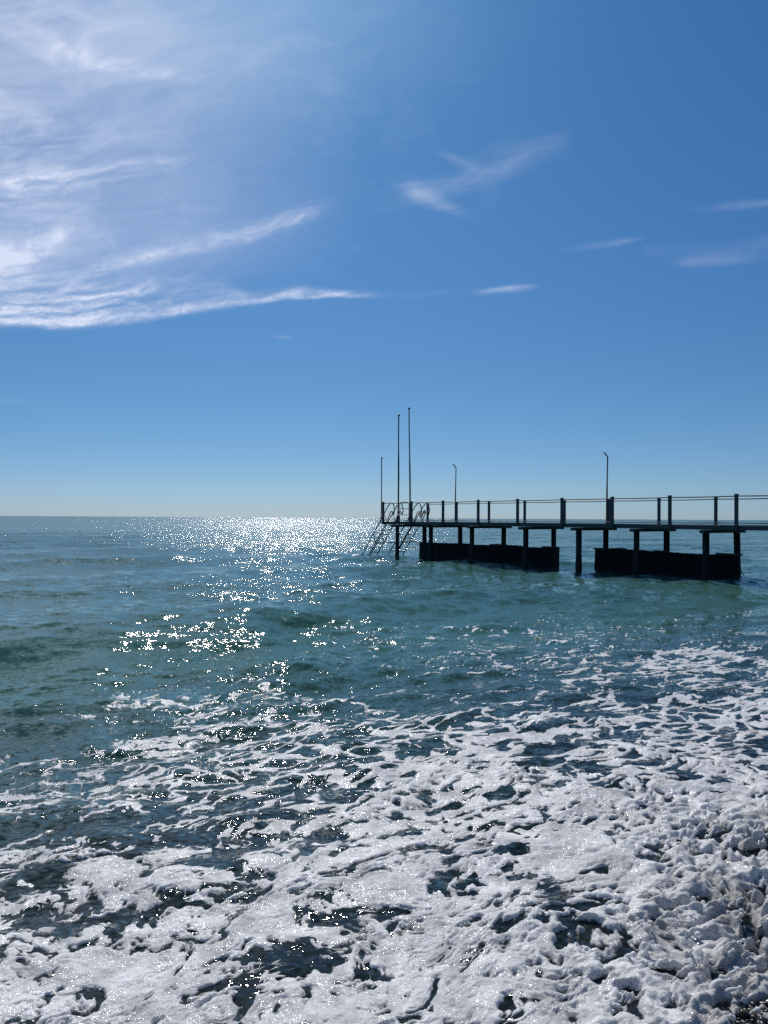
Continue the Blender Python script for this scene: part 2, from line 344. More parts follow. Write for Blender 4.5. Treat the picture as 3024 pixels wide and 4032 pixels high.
# ripples too small for the mesh tilt the skin directly (slopes, so they keep their strength far out)
for sc, amp, det in ((.9, .8, 3), (4.5, 1.2, 3), (24., 1.5, 2)):
    nn = noise_node(nt, sc, det, .6, mp.outputs[0])
    v_ = vmath('MULTIPLY', vmath('SUBTRACT', nn.outputs['Color'], (.5, .5, .5)), (amp*.5, amp*1.25, 0))
    acc = v_ if acc is None else vmath('ADD', acc, v_)
at3 = nt.nodes.new('ShaderNodeAttribute'); at3.attribute_name = 'chop'
cm = nt.nodes.new('ShaderNodeVectorMath'); cm.operation = 'SCALE'; nt.links.new(acc, cm.inputs[0]); nt.links.new(at3.outputs['Fac'], cm.inputs['Scale'])
nrm = vmath('NORMALIZE', vmath('ADD', geo.outputs['Normal'], cm.outputs[0]))
nt.links.new(nrm, p.inputs['Normal'])
at4 = nt.nodes.new('ShaderNodeAttribute'); at4.attribute_name = 'ruffle'; nt.links.new(at4.outputs['Fac'], p.inputs['Roughness'])
M_water = m
depth = np.clip(.0 + .75*sstep(1.2, 13, s) + .0*s, 0, 1)
chop = (1.05 - .42*sstep(4.5, 10, D) - .06*sstep(9, 14, D) + .30*sstep(11, 26, D) + .90*sstep(24, 80, D))*(.8+.35*fbm(X*.05, Y*.08, 3, 44))
ruffle = .030 + .025*sstep(6, 20, D) + .07*sstep(20, 60, D) + .07*sstep(60, 200, D)     # ripples too small to resolve far out
water = link('sea_water', grid_mesh('sea_water', Zw, 0, NR, None, (('depth', depth), ('chop', chop), ('ruffle', ruffle))))
water.data.materials.append(M_water)
tag(water, 'green blue sea water glittering in the sun, rippled out to the horizon', 'sea', kind='structure')

# ---- foam
m, nt, p, out = new_mat('sea foam')
geo = nt.nodes.new('ShaderNodeNewGeometry'); pos = geo.outputs['Position']
at = nt.nodes.new('ShaderNodeAttribute'); at.attribute_name = 'thick'
n1 = noise_node(nt, 45, 5, .7, pos); n2 = noise_node(nt, 7, 4, .6, pos)
vor = nt.nodes.new('ShaderNodeTexVoronoi'); vor.inputs['Scale'].default_value = 120; nt.links.new(pos, vor.inputs['Vector'])
mixc = nt.nodes.new('ShaderNodeMix'); mixc.data_type = 'RGBA'; mixc.inputs[7].default_value = (.30, .285, .26, 1)
at2 = nt.nodes.new('ShaderNodeAttribute'); at2.attribute_name = 'sand'; nt.links.new(at2.outputs['Fac'], mixc.inputs[0])
c = ramp(nt, n2.outputs['Fac'], [(.3, (.80, .79, .77)), (.7, (.94, .925, .90))])
nt.links.new(c.outputs[0], mixc.inputs[6]); nt.links.new(mixc.outputs[2], p.inputs['Base Color'])
p.inputs['Roughness'].default_value = .45; p.inputs['IOR'].default_value = 1.33
p.inputs['Specular IOR Level'].default_value = .5
b1 = nt.nodes.new('ShaderNodeBump'); b1.inputs['Distance'].default_value = .008; b1.inputs['Strength'].default_value = 1
nt.links.new(n1.outputs['Fac'], b1.inputs['Height'])
b2 = nt.nodes.new('ShaderNodeBump'); b2.inputs['Distance'].default_value = .0012; b2.inputs['Strength'].default_value = 1
nt.links.new(vor.outputs['Distance'], b2.inputs['Height']); nt.links.new(b1.outputs[0], b2.inputs['Normal'])
nt.links.new(b2.outputs[0], p.inputs['Normal'])
def vmath(op, x, y=None):
    n_ = nt.nodes.new('ShaderNodeVectorMath'); n_.operation = op; nt.links.new(x, n_.inputs[0])
    if isinstance(y, tuple): n_.inputs[1].default_value = y
    elif y is not None: nt.links.new(y, n_.inputs[1])
    return n_.outputs[0]
# wet bubble skin: shining patches of tiny tilted facets
nf1 = noise_node(nt, 70, 3, .6, pos); nf2 = noise_node(nt, 20, 3, .6, pos)
tl_ = vmath('ADD', vmath('MULTIPLY', vmath('SUBTRACT', nf1.outputs['Color'], (.5, .5, .5)), (1.9, 1.9, 0)), vmath('MULTIPLY', vmath('SUBTRACT', nf2.outputs['Color'], (.5, .5, .5)), (1.3, 1.3, 0)))
nt.links.new(vmath('NORMALIZE', vmath('ADD', geo.outputs['Normal'], tl_)), p.inputs['Coat Normal'])
nm = noise_node(nt, 5.5, 6, .72, pos); mw = nt.nodes.new('ShaderNodeMapRange'); mw.inputs['From Min'].default_value = .46; mw.inputs['From Max'].default_value = .66
mw.inputs['To Max'].default_value = .9; mw.inputs['To Min'].default_value = .05
nt.links.new(nm.outputs['Fac'], mw.inputs['Value']); nt.links.new(mw.outputs[0], p.inputs['Coat Weight'])
p.inputs['Coat Roughness'].default_value = .10; p.inputs['Coat IOR'].default_value = 1.33
p.inputs['Subsurface Weight'].default_value = .45; p.inputs['Subsurface Radius'].default_value = (1, .97, .92); p.inputs['Subsurface Scale'].default_value = .022
# thin froth lets the water through between its bubbles
tr = nt.nodes.new('ShaderNodeBsdfTransparent'); mx = nt.nodes.new('ShaderNodeMixShader')
ma = nt.nodes.new('ShaderNodeMath'); ma.operation = 'MULTIPLY_ADD'; ma.inputs[1].default_value = .5
nt.links.new(n1.outputs['Fac'], ma.inputs[0]); nt.links.new(at.outputs['Fac'], ma.inputs[2])
mr = nt.nodes.new('ShaderNodeMapRange'); mr.inputs['From Min'].default_value = .20; mr.inputs['From Max'].default_value = .62
nt.links.new(ma.outputs[0], mr.inputs['Value'])
n3 = noise_node(nt, 4.5, 8, .74, pos); mr3 = nt.nodes.new('ShaderNodeMapRange'); mr3.inputs['From Min'].default_value = .34; mr3.inputs['From Max'].default_value = .60; mr3.inputs['To Min'].default_value = .52
nt.links.new(n3.outputs['Fac'], mr3.inputs['Value']); mm3 = nt.nodes.new('ShaderNodeMath'); mm3.operation = 'MULTIPLY'; nt.links.new(mr.outputs[0], mm3.inputs[0]); nt.links.new(mr3.outputs[0], mm3.inputs[1])
nt.links.new(mm3.outputs[0], mx.inputs['Fac']); nt.links.new(tr.outputs[0], mx.inputs[1]); nt.links.new(p.outputs[0], mx.inputs[2])
nt.links.new(mx.outputs[0], out.inputs['Surface'])
M_foam = m
sand = np.clip(rough*sstep(-.2, .9, fbm(a*1.3, s*1.7, 3, 150))*.9 + rough*edge*.25, 0, 1)
rf0 = 0; rf1 = int(np.searchsorted(dist, 24))
foam = link('sea_foam', grid_mesh('sea_foam', Zf, rf0, rf1, (M > -.02) & (s > 1.2) & (np.abs(A) < 1.2), (('thick', np.clip(M*4.*(1+1.6*(1-dn)), -.3, 1)), ('sand', sand))))
foam.data.materials.append(M_foam)
tag(foam, 'lacy white sea foam of the spent wave washing up to the beach', 'foam', kind='stuff')

# thrown-up beads and stalks of froth over the churned edge: part of the same uncountable froth
bm = bmesh.new(); rs_ = random.Random(11); cand = np.argwhere((rough > .55) & (M > .05) & (np.abs(A) < R(31)) & (D > 3.0))
for i in range(150):
    ci, cj = cand[rs_.randrange(len(cand))]; x, y, z = X[ci, cj], Y[ci, cj], Zf[ci, cj]
    big_ = rs_.random() < .3; hgt = rs_.uniform(.025, .075) if big_ else rs_.uniform(.008, .03); r = rs_.uniform(.004, .009)
    lx, ly = SEA*(-rs_.uniform(.2, .9)) + ALG*rs_.uniform(-.5, .5)
    pts = []; rr = []
    for k in range(8):
        f = k/7; pts.append((x + lx*hgt*f*f, y + ly*hgt*f*f, z - .01 + (hgt+.01)*(f - .25*f*f))); rr.append(r*(2.2*(1-f)**2 + .7))
    e = Vector(pts[-1]); d = (e - Vector(pts[-2])).normalized(); rb = r*rs_.uniform(1.0, 1.9)
    for k in range(1, 6):
        t = math.pi*(k/6); pts.append(e + d*rb*(1-math.cos(t))); rr.append(max(rb*math.sin(t), .0008))
    tube(bm, pts, rr, 10)
me = bpy.data.meshes.new('foam_spatter'); bm.to_mesh(me); bm.free(); me.materials.append(M_foam)
for pl in me.polygons: pl.use_smooth = True
at_ = me.attributes.new('thick', 'FLOAT', 'POINT'); at_.data.foreach_set('value', np.ones(len(me.vertices), np.float32))
spt = link('foam_spatter', me); tag(spt, 'small beads and stalks of froth thrown up at the right edge of the foam', 'foam', kind='stuff')

# ------------------------------------------------------------------ beach / sea bed
def beach_z(sv, av): return .412 - .255*sv + .03*np.sin(av*.9)
bx, by = np.meshgrid(np.linspace(-60, 60, 400), np.linspace(-30, 40, 240))
bs = bx*SEA[0] + by*SEA[1]; ba = bx*ALG[0] + by*ALG[1]
bz = np.where(bs > -5, beach_z(bs, ba), beach_z(-5, ba) - .05*(bs+5)) + .02*fbm(bx*.7, by*.7, 3, 7); bz = np.maximum(bz, -4)
def simple_grid(name, gx, gy, gz, mat):
    nr, nc = gx.shape; me = bpy.data.meshes.new(name)
    co = np.stack([gx, gy, gz], -1).reshape(-1, 3)
    i = np.arange(nr-1)[:, None]*nc + np.arange(nc-1)[None, :]
    q = np.stack([i, i+1, i+nc+1, i+nc], -1).reshape(-1, 4)
    me.from_pydata(co.tolist(), [], q.tolist()); me.materials.append(mat)
    for pl in me.polygons: pl.use_smooth = True
    return link(name, me)
m, nt, p, out = new_mat('wet shingle'); M_shingle = m
tc = nt.nodes.new('ShaderNodeTexCoord')
v = nt.nodes.new('ShaderNodeTexVoronoi'); v.inputs['Scale'].default_value = 28; nt.links.new(tc.outputs['Object'], v.inputs['Vector'])
hs = nt.nodes.new('ShaderNodeSeparateColor'); nt.links.new(v.outputs['Color'], hs.inputs[0])
r = ramp(nt, hs.outputs[0], [(0, (.012, .013, .014)), (.6, (.03, .03, .028)), (1, (.09, .08, .06))])
nt.links.new(r.outputs[0], p.inputs['Base Color']); p.inputs['Roughness'].default_value = .25
b = nt.nodes.new('ShaderNodeBump'); b.invert = True; b.inputs['Distance'].default_value = .03; nt.links.new(v.outputs['Distance'], b.inputs['Height'])
nt.links.new(b.outputs[0], p.inputs['Normal'])
beach = simple_grid('shingle_beach', bx, by, bz, m)
tag(beach, 'dark wet shingle beach under the edge of the foam', 'beach', kind='structure')

# pebbles lying on the beach at the water's edge: one uncountable spread
bm = bmesh.new()
prot = bmesh.new(); bmesh.ops.create_icosphere(prot, subdivisions=2, radius=1)
pv = [v.co.copy() for v in prot.verts]; pf = [[v.index for v in f.verts] for f in prot.faces]; prot.free()
verts = []; faces = []; tint = []
for i in range(9000):
    sv = random.uniform(.75, 2.05); av = random.uniform(1.1, 5.2)
    x = SEA[0]*sv + ALG[0]*av; y = SEA[1]*sv + ALG[1]*av
    r0 = random.choice((random.uniform(.005, .012), random.uniform(.007, .018)))*(1.6 if random.random() < .06 else 1)
    e = (r0*random.uniform(.9, 1.6), r0*random.uniform(.75, 1.1), r0*random.uniform(.4, .75))
    rz = random.random()*6.28; cz, sz = math.cos(rz), math.sin(rz); tx = random.uniform(-.3, .3)
    z = float(beach_z(sv, av)) + e[2]*.5 + random.uniform(0, .012)
    n0 = len(verts)
    for q in pv:
        k = 1 + .10*math.sin(3*q.x+i) + .07*math.cos(4*q.y+2*i)
        u, w_, h = q.x*e[0]*k, q.y*e[1]*k, q.z*e[2]*k
        verts.append((x + u*cz - w_*sz, y + u*sz + w_*cz, z + h + u*tx))
    faces += [[n0+j for j in f] for f in pf]; tint += [random.random()]*len(pv)
bm.free()
me = bpy.data.meshes.new('beach_pebbles'); me.from_pydata(verts, [], faces)
at_ = me.attributes.new('tint', 'FLOAT', 'POINT'); at_.data.foreach_set('value', tint)
for pl in me.polygons: pl.use_smooth = True
m, nt, p, out = new_mat('wet pebbles')
at = nt.nodes.new('ShaderNodeAttribute'); at.attribute_name = 'tint'
r = ramp(nt, at.outputs['Fac'], [(0, (.010, .012, .015)), (.55, (.03, .032, .035)), (.8, (.07, .06, .04)), (.93, (.12, .11, .09)), (1, (.06, .02, .015))])
nt.links.new(r.outputs[0], p.inputs['Base Color']); p.inputs['Roughness'].default_value = .28; p.inputs['IOR'].default_value = 1.4
me.materials.append(m)
pb = link('beach_pebbles', me); tag(pb, 'small wet dark pebbles at the edge of the foam', 'pebbles', kind='stuff')

# ------------------------------------------------------------------ the pier
P0 = np.array([-.0218, 40.0]); LAND = -SEA
BAY, WID = 2.4195, 3.066
DZ = 1.94                                               # deck level
def pt(t, q): 
    """t metres landward of the pier head, q metres in from its near side"""
    return P0 + LAND*t + ALG*q
def p3(t, q, z): v = pt(t, q); return (v[0], v[1], z)
NB = 13
LEN = BAY*NB
pier = empty('pier', p3(0, 0, 0))
tag(pier, 'long narrow steel pier on round piles running from the beach out to sea', 'pier')
# planks
bm = bmesh.new()
npl = int((LEN+.1)/.145)
for i in range(npl):
    t = -.06 + .145*i + .07
    jz = random.uniform(-.004, .004)
    box(bm, pt(t, WID/2), LAND, ALG, .066, WID/2-.055 + random.uniform(-.01, .01), DZ-.045+jz, DZ-.005+jz)
build('deck', bm, M_deck, pier)
# side girders (C-shaped edge channels), one per side
for q0, sg in ((0, 1), (WID, -1)):
    bm = bmesh.new()
    for i in range(6):
        t0 = -.08 + i*(LEN+.1)/6; t1 = t0 + (LEN+.1)/6 - .012; tm = (t0+t1)/2; h = (t1-t0)/2; dz = random.uniform(-.004, .004)
        box(bm, pt(tm, q0 + sg*.004), LAND, ALG, h, .008, DZ-.135+dz, DZ+.012+dz)
        box(bm, pt(tm, q0 + sg*.038), LAND, ALG, h, .026, DZ-.133+dz, DZ-.121+dz)
    build('side_girder', bm, M_paint, pier)
# inner longitudinal beams
for q0 in (1.0, 2.05):
    bm = bmesh.new(); box(bm, pt(LEN/2+.1, q0), LAND, ALG, LEN/2-.1, .05, DZ-.15, DZ-.056); build('joist', bm, M_paint, pier)
# end girder
bm = bmesh.new(); box(bm, pt(-.092, WID/2), LAND, ALG, .006, WID/2-.02, DZ-.14, DZ+.008); build('end_girder', bm, M_paint, pier)
# bents: a crossbeam on a near and a far pile
bents = [(.70, .78), (3.43, 3.62), (6.39, 6.70), (9.75, 9.77), (12.6, 12.57), (15.28, 15.4), (18.04, 18.2), (20.95, 21.05), (23.8, 23.9), (26.7, 26.8), (29.6, 29.6)]
for i, (tn, tf) in enumerate(bents):
    tm = (tn+tf)/2
    bm = bmesh.new()
    box(bm, pt(tm, 1.44), LAND, ALG, .085, 1.46, DZ-.265, DZ-.151)
    box(bm, pt(tm, 1.44), LAND, ALG, .105, 1.45, DZ-.253, DZ-.241)
    build('crossbeam', bm, M_paint, pier)
    lean = (random.uniform(-.02, .02), .07 if i == 6 else random.uniform(-.02, .02))
    for k, (t, q) in enumerate(((tn, .40), (tf, 2.25))):
        bm = bmesh.new(); r = .112 + random.uniform(-.006, .008)
        if k == 0 and i == 0: r = .10
        n = 9; pts = []; rs = []
        for j in range(n):
            f = j/(n-1); z = -2.0 + (DZ-.266+2.0)*f
            pts.append(p3(t + lean[k]*(1-f), q, z)); rs.append(r*(1 + .05*random.uniform(-1, 1)*(z < .9)) + (.008 if z < .3 else 0))
        tube(bm, pts, rs, 18)
        build('pile', bm, M_pile, pier, True)
# railing posts with cap plates
def post(t, q, out_):
    bm = bmesh.new(); c = pt(t, q)
    h = .048; lx = random.uniform(-.006, .006)
    box(bm, c, LAND, ALG, h, h, DZ-.13 if out_ else DZ-.12, DZ+1.055)
    box(bm, c, LAND, ALG, h+.014, h+.014, DZ+1.056, DZ+1.072)
    box(bm, pt(t+.055, q), LAND, ALG, .005, .03, DZ-.10, DZ-.0)
    build('railing_post', bm, M_paint, pier)
for n in range(NB+1):
    post(n*BAY + (.03 if n == 0 else 0), -.056, True)
for n in range(NB+1):
    post(n*BAY + (.03 if n == 0 else 0), WID+.056, True)
# rails: round tubes between the posts, bay by bay with slight sag
for q in (-.056, WID+.056):
    for z, r, nm in ((DZ+1.0, .021, 'top_rail'), (DZ+.10, .013, 'bottom_rail')):
        bm = bmesh.new(); pts = []
        for n in range(NB):
            for k in range(6):
                f = k/6; pts.append(p3((n+f)*BAY + .05, q, z - .012*math.sin(f*math.pi) + .01*math.sin(n*2.1)*0 ))
        pts.append(p3(NB*BAY, q, z)); tube(bm, pts, r, 10); build(nm, bm, M_paint, pier, True)

# ---- swimming ladders at the pier head
def arc(c, r0, r1, a0, a1, n): return [(c[0] + r0*math.cos(a0+(a1-a0)*i/n), c[1] + r1*math.sin(a0+(a1-a0)*i/n)) for i in range(n+1)]
def ladder(q0, q1, label):
    L = empty('swimming_ladder', p3(0, (q0+q1)/2, DZ))
    tag(L, label, 'ladder', 'ladders at the pier head')
    # profiles in (t, z); t is positive towards land
    tall = [(-2.55, -.25), (-.25, 2.42), (.13, 2.86)] + arc((.36, 2.70), .235, .27, R(150), R(0), 10) + [(.64, 2.55), (.60, 2.42), (.54, 2.33)]
    low = [(-1.95, -.25), (-.02, 1.96), (.26, 2.40)] + arc((.37, 2.41), .10, .10, R(150), R(30), 5) + [(.54, 2.35)]
    def smooth(pr): return pr
    for q in (q0, q1):
        bm = bmesh.new(); tube(bm, [p3(t, q, z) for t, z in tall], .027, 8); build('handrail', bm, M_alu, L, True)
        bm = bmesh.new(); tube(bm, [p3(t, q, z) for t, z in low], .026, 8); build('stringer', bm, M_alu, L, True)
        for ta, za, tb, zb in ((-.28, 2.38, -.02, 1.97), (-1.23, 1.28, -1.06, .78), (-2.35, -.02, -2.18, -.2)):
            bm = bmesh.new(); tube(bm, [p3(ta, q, za), p3(tb, q, zb)], .016, 8); build('strut', bm, M_alu, L, True)
        bm = bmesh.new(); box(bm, pt(.0, q), LAND, ALG, .09, .06, DZ-.004, DZ+.014); build('foot_plate', bm, M_alu, L)
    for i in range(8):
        f = (i+.35)/8; t = -1.85 + 1.80*f; z = -.135 + 2.06*f
        bm = bmesh.new(); tube(bm, [p3(t, q0, z), p3(t, q1, z)], .019, 8); build('rung', bm, M_alu, L, True)
    bm = bmesh.new(); tube(bm, [p3(-1.06, q0-.03, .80), p3(-1.06, q1+.05, .80)], .02, 8)
    build('brace', bm, M_alu, L, True)
    bm = bmesh.new(); tube(bm, [p3(-1.06, q1, .81), p3(.64 if q0 < 1 else .72, .40 if q0 < 1 else 2.25, .80)], .02, 8)
    build('tie_bar', bm, M_alu, L, True)
    return L
ladder(.25, .84, 'sloping ladder with hooped handrails at the left corner of the pier, by the shortest pole')
ladder(2.15, 2.74, 'sloping ladder with hooped handrails just right of the tallest pole')
# ---- small rung guard frame between the ladders
bm = bmesh.new()
g = empty('guard_frame', p3(0, 1.45, DZ))
tag(g, 'small guard frame of thin tube with two crossbars between the two ladders', 'guard frame')
tube(bm, [p3(0, 1.12, DZ), p3(0, 1.12, 2.96), p3(0, 1.14, 3.0), p3(0, 1.18, 3.02), p3(0, 1.69, 3.02), p3(0, 1.74, 3.0), p3(0, 1.77, 2.94), p3(0, 1.78, DZ)], .018, 8)
build('frame', bm, M_alu, g, True)
for z in (2.66, 2.32):
    bm = bmesh.new(); tube(bm, [p3(0, 1.12, z), p3(0, 1.78, z)], .016, 8); build('crossbar', bm, M_alu, g, True)

# ---- flag poles
def flagpole(t, q, z0, z1, r, lx, label, joint=None, block=False):
    b0 = p3(t, q, z0); L = empty('flagpole', b0); tag(L, label, 'pole', 'poles at the pier head')
    h = z1-z0
    pts = []; rs = []
    for i in range(13):
        f = i/12; c = .012*math.sin(f*5)
        pts.append((b0[0] + lx*f + c, b0[1], z0 + h*f)); rs.append(r*(1 if (joint is None or z0+h*f < joint) else .74))
    bm = bmesh.new(); tube(bm, pts, rs, 12); build('pole', bm, M_pole, L, True)
    bm = bmesh.new(); x, y, z = pts[-1]; tube(bm, [(x, y, z-.01), (x+.012, y, z+.02), (x+.014, y, z+.06), (x+.012, y, z+.09)], [r*.9, r*1.5, r*1.5, r*.7], 12); build('cap', bm, M_pole, L, True)
    if block:
        bm = bmesh.new(); tube(bm, [(b0[0], b0[1], DZ), (b0[0], b0[1], DZ+.26), (b0[0], b0[1], DZ+.36)], [.11, .10, .05], 10); build('base_block', bm, M_pole, L, True)
        # cleat with a frayed end of halyard
        f = (4.35-z0)/h; x = b0[0]+lx*f
        bm = bmesh.new(); tube(bm, [(x+.03, y, 4.15), (x+.055, y, 4.22), (x+.035, y, 4.34), (x+.06, y, 4.46), (x+.03, y, 4.52)], .012, 6)
        build('halyard', bm, M_pole, L, True)
    return L
flagpole(-.05, -.14, DZ-.12, 5.36, .026, .03, 'shortest bare pole, clamped to the outer left corner post of the pier')
flagpole(.0, 1.0, DZ, 7.75, .043, .02, 'tall bare pole with a lump at its foot, left of the guard frame', 5.4, True)
flagpole(.0, 1.86, DZ, 8.22, .043, -.08, 'tallest bare pole on the pier head, standing just left of the right ladder', 5.6, True)
# ---- bent lamp poles on the far railing
def lamp_pole(n, ztop, label):
    t = n*BAY - .11; b0 = p3(t, WID+.056, DZ-.1); L = empty('lamp_pole', b0); tag(L, label, 'lamp pole', 'bent poles on the far railing')
    tip = Vector((-.16*.8-.03, -.05, 0))
    x, y = b0[0], b0[1]; bm = bmesh.new()
    pts = [(x-.0, y, DZ-.1), (x+.005, y, 3.1), (x+.015, y, 4.0), (x+.03, y, ztop-.22), (x+.028, y, ztop-.18), (x+.018, y, ztop-.15), (x+.03+tip.x, y+tip.y, ztop)]
    tube(bm, pts, [.037, .037, .026, .026, .027, .027, .027], 10); build('pole', bm, M_pole, L, True)
    bm = bmesh.new(); e = Vector(pts[-1]); d = (e-Vector(pts[-2])).normalized()
    tube(bm, [e-d*.02, e+d*.03], .033, 10); build('end_cap', bm, M_pole, L, True)
    for z in (DZ+.25, DZ+.8):
        bm = bmesh.new(); box(bm, (pt(t, WID+.056)+pt(t+.07, WID+.056))/2, LAND, ALG, .07, .045, z, z+.03); build('bracket', bm, M_pole, L)
lamp_pole(1, 5.06, 'bent-tipped lamp pole on the far railing nearest the pier head')
lamp_pole(5, 5.05, 'bent-tipped lamp pole on the far railing over the gap between the two dark walls')

# ---- dark wave walls under the pier
def wave_wall(t0, t1, q, thick, z0, z1, slant, seed, label):
    rnd = random.Random(seed); L = empty('wave_wall', p3((t0+t1)/2, q, 0)); tag(L, label, 'wall', 'dark walls under the pier')
    n = int((t1-t0)/.09); bm = bmesh.new(); loops = []; step_ = 0.; 
    for i in range(n+1):
        f = i/n; 
        if rnd.random() < .10: step_ = rnd.uniform(-.035, .035)
        zt = z0 + (z1-z0)*f + step_ + rnd.uniform(-.006, .006) + .02*math.sin(f*9+seed)
        rib = .022 if (i//3) % 2 else 0
        tt = t0 + (t1-t0)*f; sl = -slant
        loops.append([bm.verts.new(v) for v in (p3(tt+sl*.6 - (0), q - thick/2 - rib, -1.5), p3(tt, q - thick/2 - rib, zt-.03), p3(tt, q - thick/2+.03, zt), p3(tt, q + thick/2, zt+rnd.uniform(-.01, .01)), p3(tt+sl*.6, q + thick/2, -1.5))])
    for i in range(n):
        for k in range(4): bm.faces.new((loops[i][k], loops[i+1][k], loops[i+1][k+1], loops[i][k+1]))
        bm.faces.new((loops[i][4], loops[i+1][4], loops[i+1][0], loops[i][0]))
    bm.faces.new(loops[0]); bm.faces.new(loops[-1])
    build('wall', bm, M_wall, L)
    return L
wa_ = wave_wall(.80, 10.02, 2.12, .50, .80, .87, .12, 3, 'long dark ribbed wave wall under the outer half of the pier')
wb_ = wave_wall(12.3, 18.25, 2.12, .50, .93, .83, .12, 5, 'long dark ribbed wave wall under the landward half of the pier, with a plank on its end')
for L, ts in ((wa_, (3.62, 6.70, 9.77)), (wb_, (12.57, 15.4))):
    for t in ts:
        bm = bmesh.new(); z = .90 if L is wb_ else .80+.07*t/10
        box(bm, pt(t, 1.87), LAND, ALG, .30, .07, z-.02, z+.035); build('pad', bm, M_plate, L)
bm = bmesh.new(); box(bm, pt(18.12, 1.84), ALG, LAND, .09, .46, .865, .935); plank = build('plank', bm, M_plate, None, base=p3(18.12, 1.84, .865))
tag(plank, 'short plank jutting out past the landward end of the dark wall', 'plank')
bm = bmesh.new(); e = pt(18.22, 2.36)
tube(bm, [(e[0]+.01, e[1]-.01, .42), (e[0]+.10, e[1]-.02, .22), (e[0]+.24, e[1]-.05, .02), (e[0]+.4, e[1]-.08, -.2)], .018, 8)
rope = build('rope', bm, M_pole, None, True, base=(e[0], e[1], .3))
tag(rope, 'short dark rope trailing from the landward end of the dark wall into the water', 'rope')
# ---- plastic bag caught on the first railing post of the far side
bm = bmesh.new(); c = pt(.0, WID-.12)
rows_ = []
for i, (z, w, dx) in enumerate(((2.62, .02, -.02), (2.56, .07, -.04), (2.48, .11, -.07), (2.42, .09, -.10), (2.37, .05, -.13), (2.31, .08, -.17), (2.24, .07, -.20), (2.17, .03, -.19), (2.12, .01, -.18))):
    rows_.append([bm.verts.new((c[0] + dx + w*(math.cos(k*1.047)*(1+.25*math.sin(3*k+i))), c[1] + w*.5*math.sin(k*1.047), z)) for k in range(6)])
for i in range(len(rows_)-1):
    for k in range(6): bm.faces.new((rows_[i][k], rows_[i][(k+1) % 6], rows_[i+1][(k+1) % 6], rows_[i+1][k]))
m, nt, p, out = new_mat('thin pale plastic'); tr = nt.nodes.new('ShaderNodeBsdfTranslucent'); tr.inputs[0].default_value = (.5, .55, .55, 1)
mx = nt.nodes.new('ShaderNodeMixShader'); mx.inputs[0].default_value = .5; p.inputs['Base Color'].default_value = (.4, .43, .43, 1)
nn = noise_node(nt, 20, 3); rr_ = nt.nodes.new('ShaderNodeBump'); nt.links.new(nn.outputs['Fac'], rr_.inputs['Height']); rr_.inputs['Distance'].default_value = .02; nt.links.new(rr_.outputs[0], p.inputs['Normal'])
nt.links.new(p.outputs[0], mx.inputs[1]); nt.links.new(tr.outputs[0], mx.inputs[2]); nt.links.new(mx.outputs[0], out.inputs['Surface'])
bag = build('plastic_bag', bm, m, None, True, base=(c[0], c[1], 2.12)); tag(bag, 'crumpled pale plastic bag caught on the first far railing post by the right ladder', 'bag')

# ------------------------------------------------------------------ cirrus at 8 km: sheet with its own density per vertex, lit by the sun
cel = np.concatenate([np.arange(3.5, 36, .11), np.arange(36, 60, .6)]); caz = np.arange(-42, 42.01, .11)
CA, CE = np.meshgrid(np.radians(caz), np.radians(cel))
U = np.tan(CA)*1597; V = 1117 - np.tan(CE)/np.cos(CA)*1597        # a handy flat chart of that piece of sky
U = U + 829
wx = 26*fbm(U/260, V/150, 4, 201); wy = 13*fbm(U/300+4, V/130, 4, 211)
# fibres: fine grain drawn out along the flow, which climbs a little to the right
flow = .10 + .00022*(700-V)
fu = U*np.cos(flow) - V*np.sin(flow); fv = U*np.sin(flow) + V*np.cos(flow)
fib = .5 + .5*fbm((fu+wx*3)/190, (fv+wy*1.5)/19, 5, 221, .62)
fib2 = .5 + .5*fbm((fu+wx*4)/330+7, (fv+wy*3)/60, 4, 231, .6)
soft = .5 + .5*fbm((U+wx*4)/190, (V+wy*4)/95, 4, 241, .55)
dens = np.zeros_like(U)
def streak(pts, w0, w1, peak, down=1., fibre=.6):
    """pts: polyline (u, v, strength); softer above than below when down < 1"""
    global dens
    best = np.full(U.shape, 1e9); st = np.zeros_like(U); sg = np.ones_like(U); wd = np.ones_like(U); n = len(pts)-1
    uu, vv = U + wx*.35, V + wy*.45
    for i in range(n):
        (x0, y0, s0), (x1, y1, s1) = pts[i], pts[i+1]
        dx, dy = x1-x0, y1-y0; L2 = dx*dx+dy*dy
        t = np.clip(((uu-x0)*dx + (vv-y0)*dy)/L2, 0, 1)
        ex, ey = uu-(x0+t*dx), vv-(y0+t*dy); d = np.hypot(ex, ey)
        c = d < best
        best = np.where(c, d, best); st = np.where(c, s0+(s1-s0)*t, st); sg = np.where(c, ey, sg); f = (i+t)/n; wd = np.where(c, w0+(w1-w0)*f, wd)
    w = np.where(sg > 0, wd*down, wd)
    g = np.exp(-(best/w)**2*1.1)
    dens = dens + peak*st*g*((1-fibre) + fibre*1.6*sstep(.15, .85, fib))
streak([(-700, 730, 1), (-200, 690, 1), (-60, 688, 1), (110, 706, 1), (260, 692, .95), (400, 672, .8), (510, 655, .7), (610, 640, .65), (700, 636, .55), (850, 640, .0)], 34, 9, .62, .35, .45)
streak([(-200, 655, .8), (100, 668, .8), (300, 640, .7), (480, 618, .2)], 46, 18, .38, .8, .8)
streak([(590, 634, .3), (650, 626, 1), (700, 628, 1), (760, 638, .0)], 9, 7, .36, .7, .3)
streak([(460, 640, .3), (480, 634, .9), (520, 634, .6), (540, 645, 0)], 12, 10, .22, 1, .3)
streak([(120, 605, .2), (190, 586, .8), (320, 556, .9), (450, 528, 1), (540, 508, 1), (600, 482, .8), (650, 462, .6), (730, 438, 0)], 22, 20, .30, .5, .4)
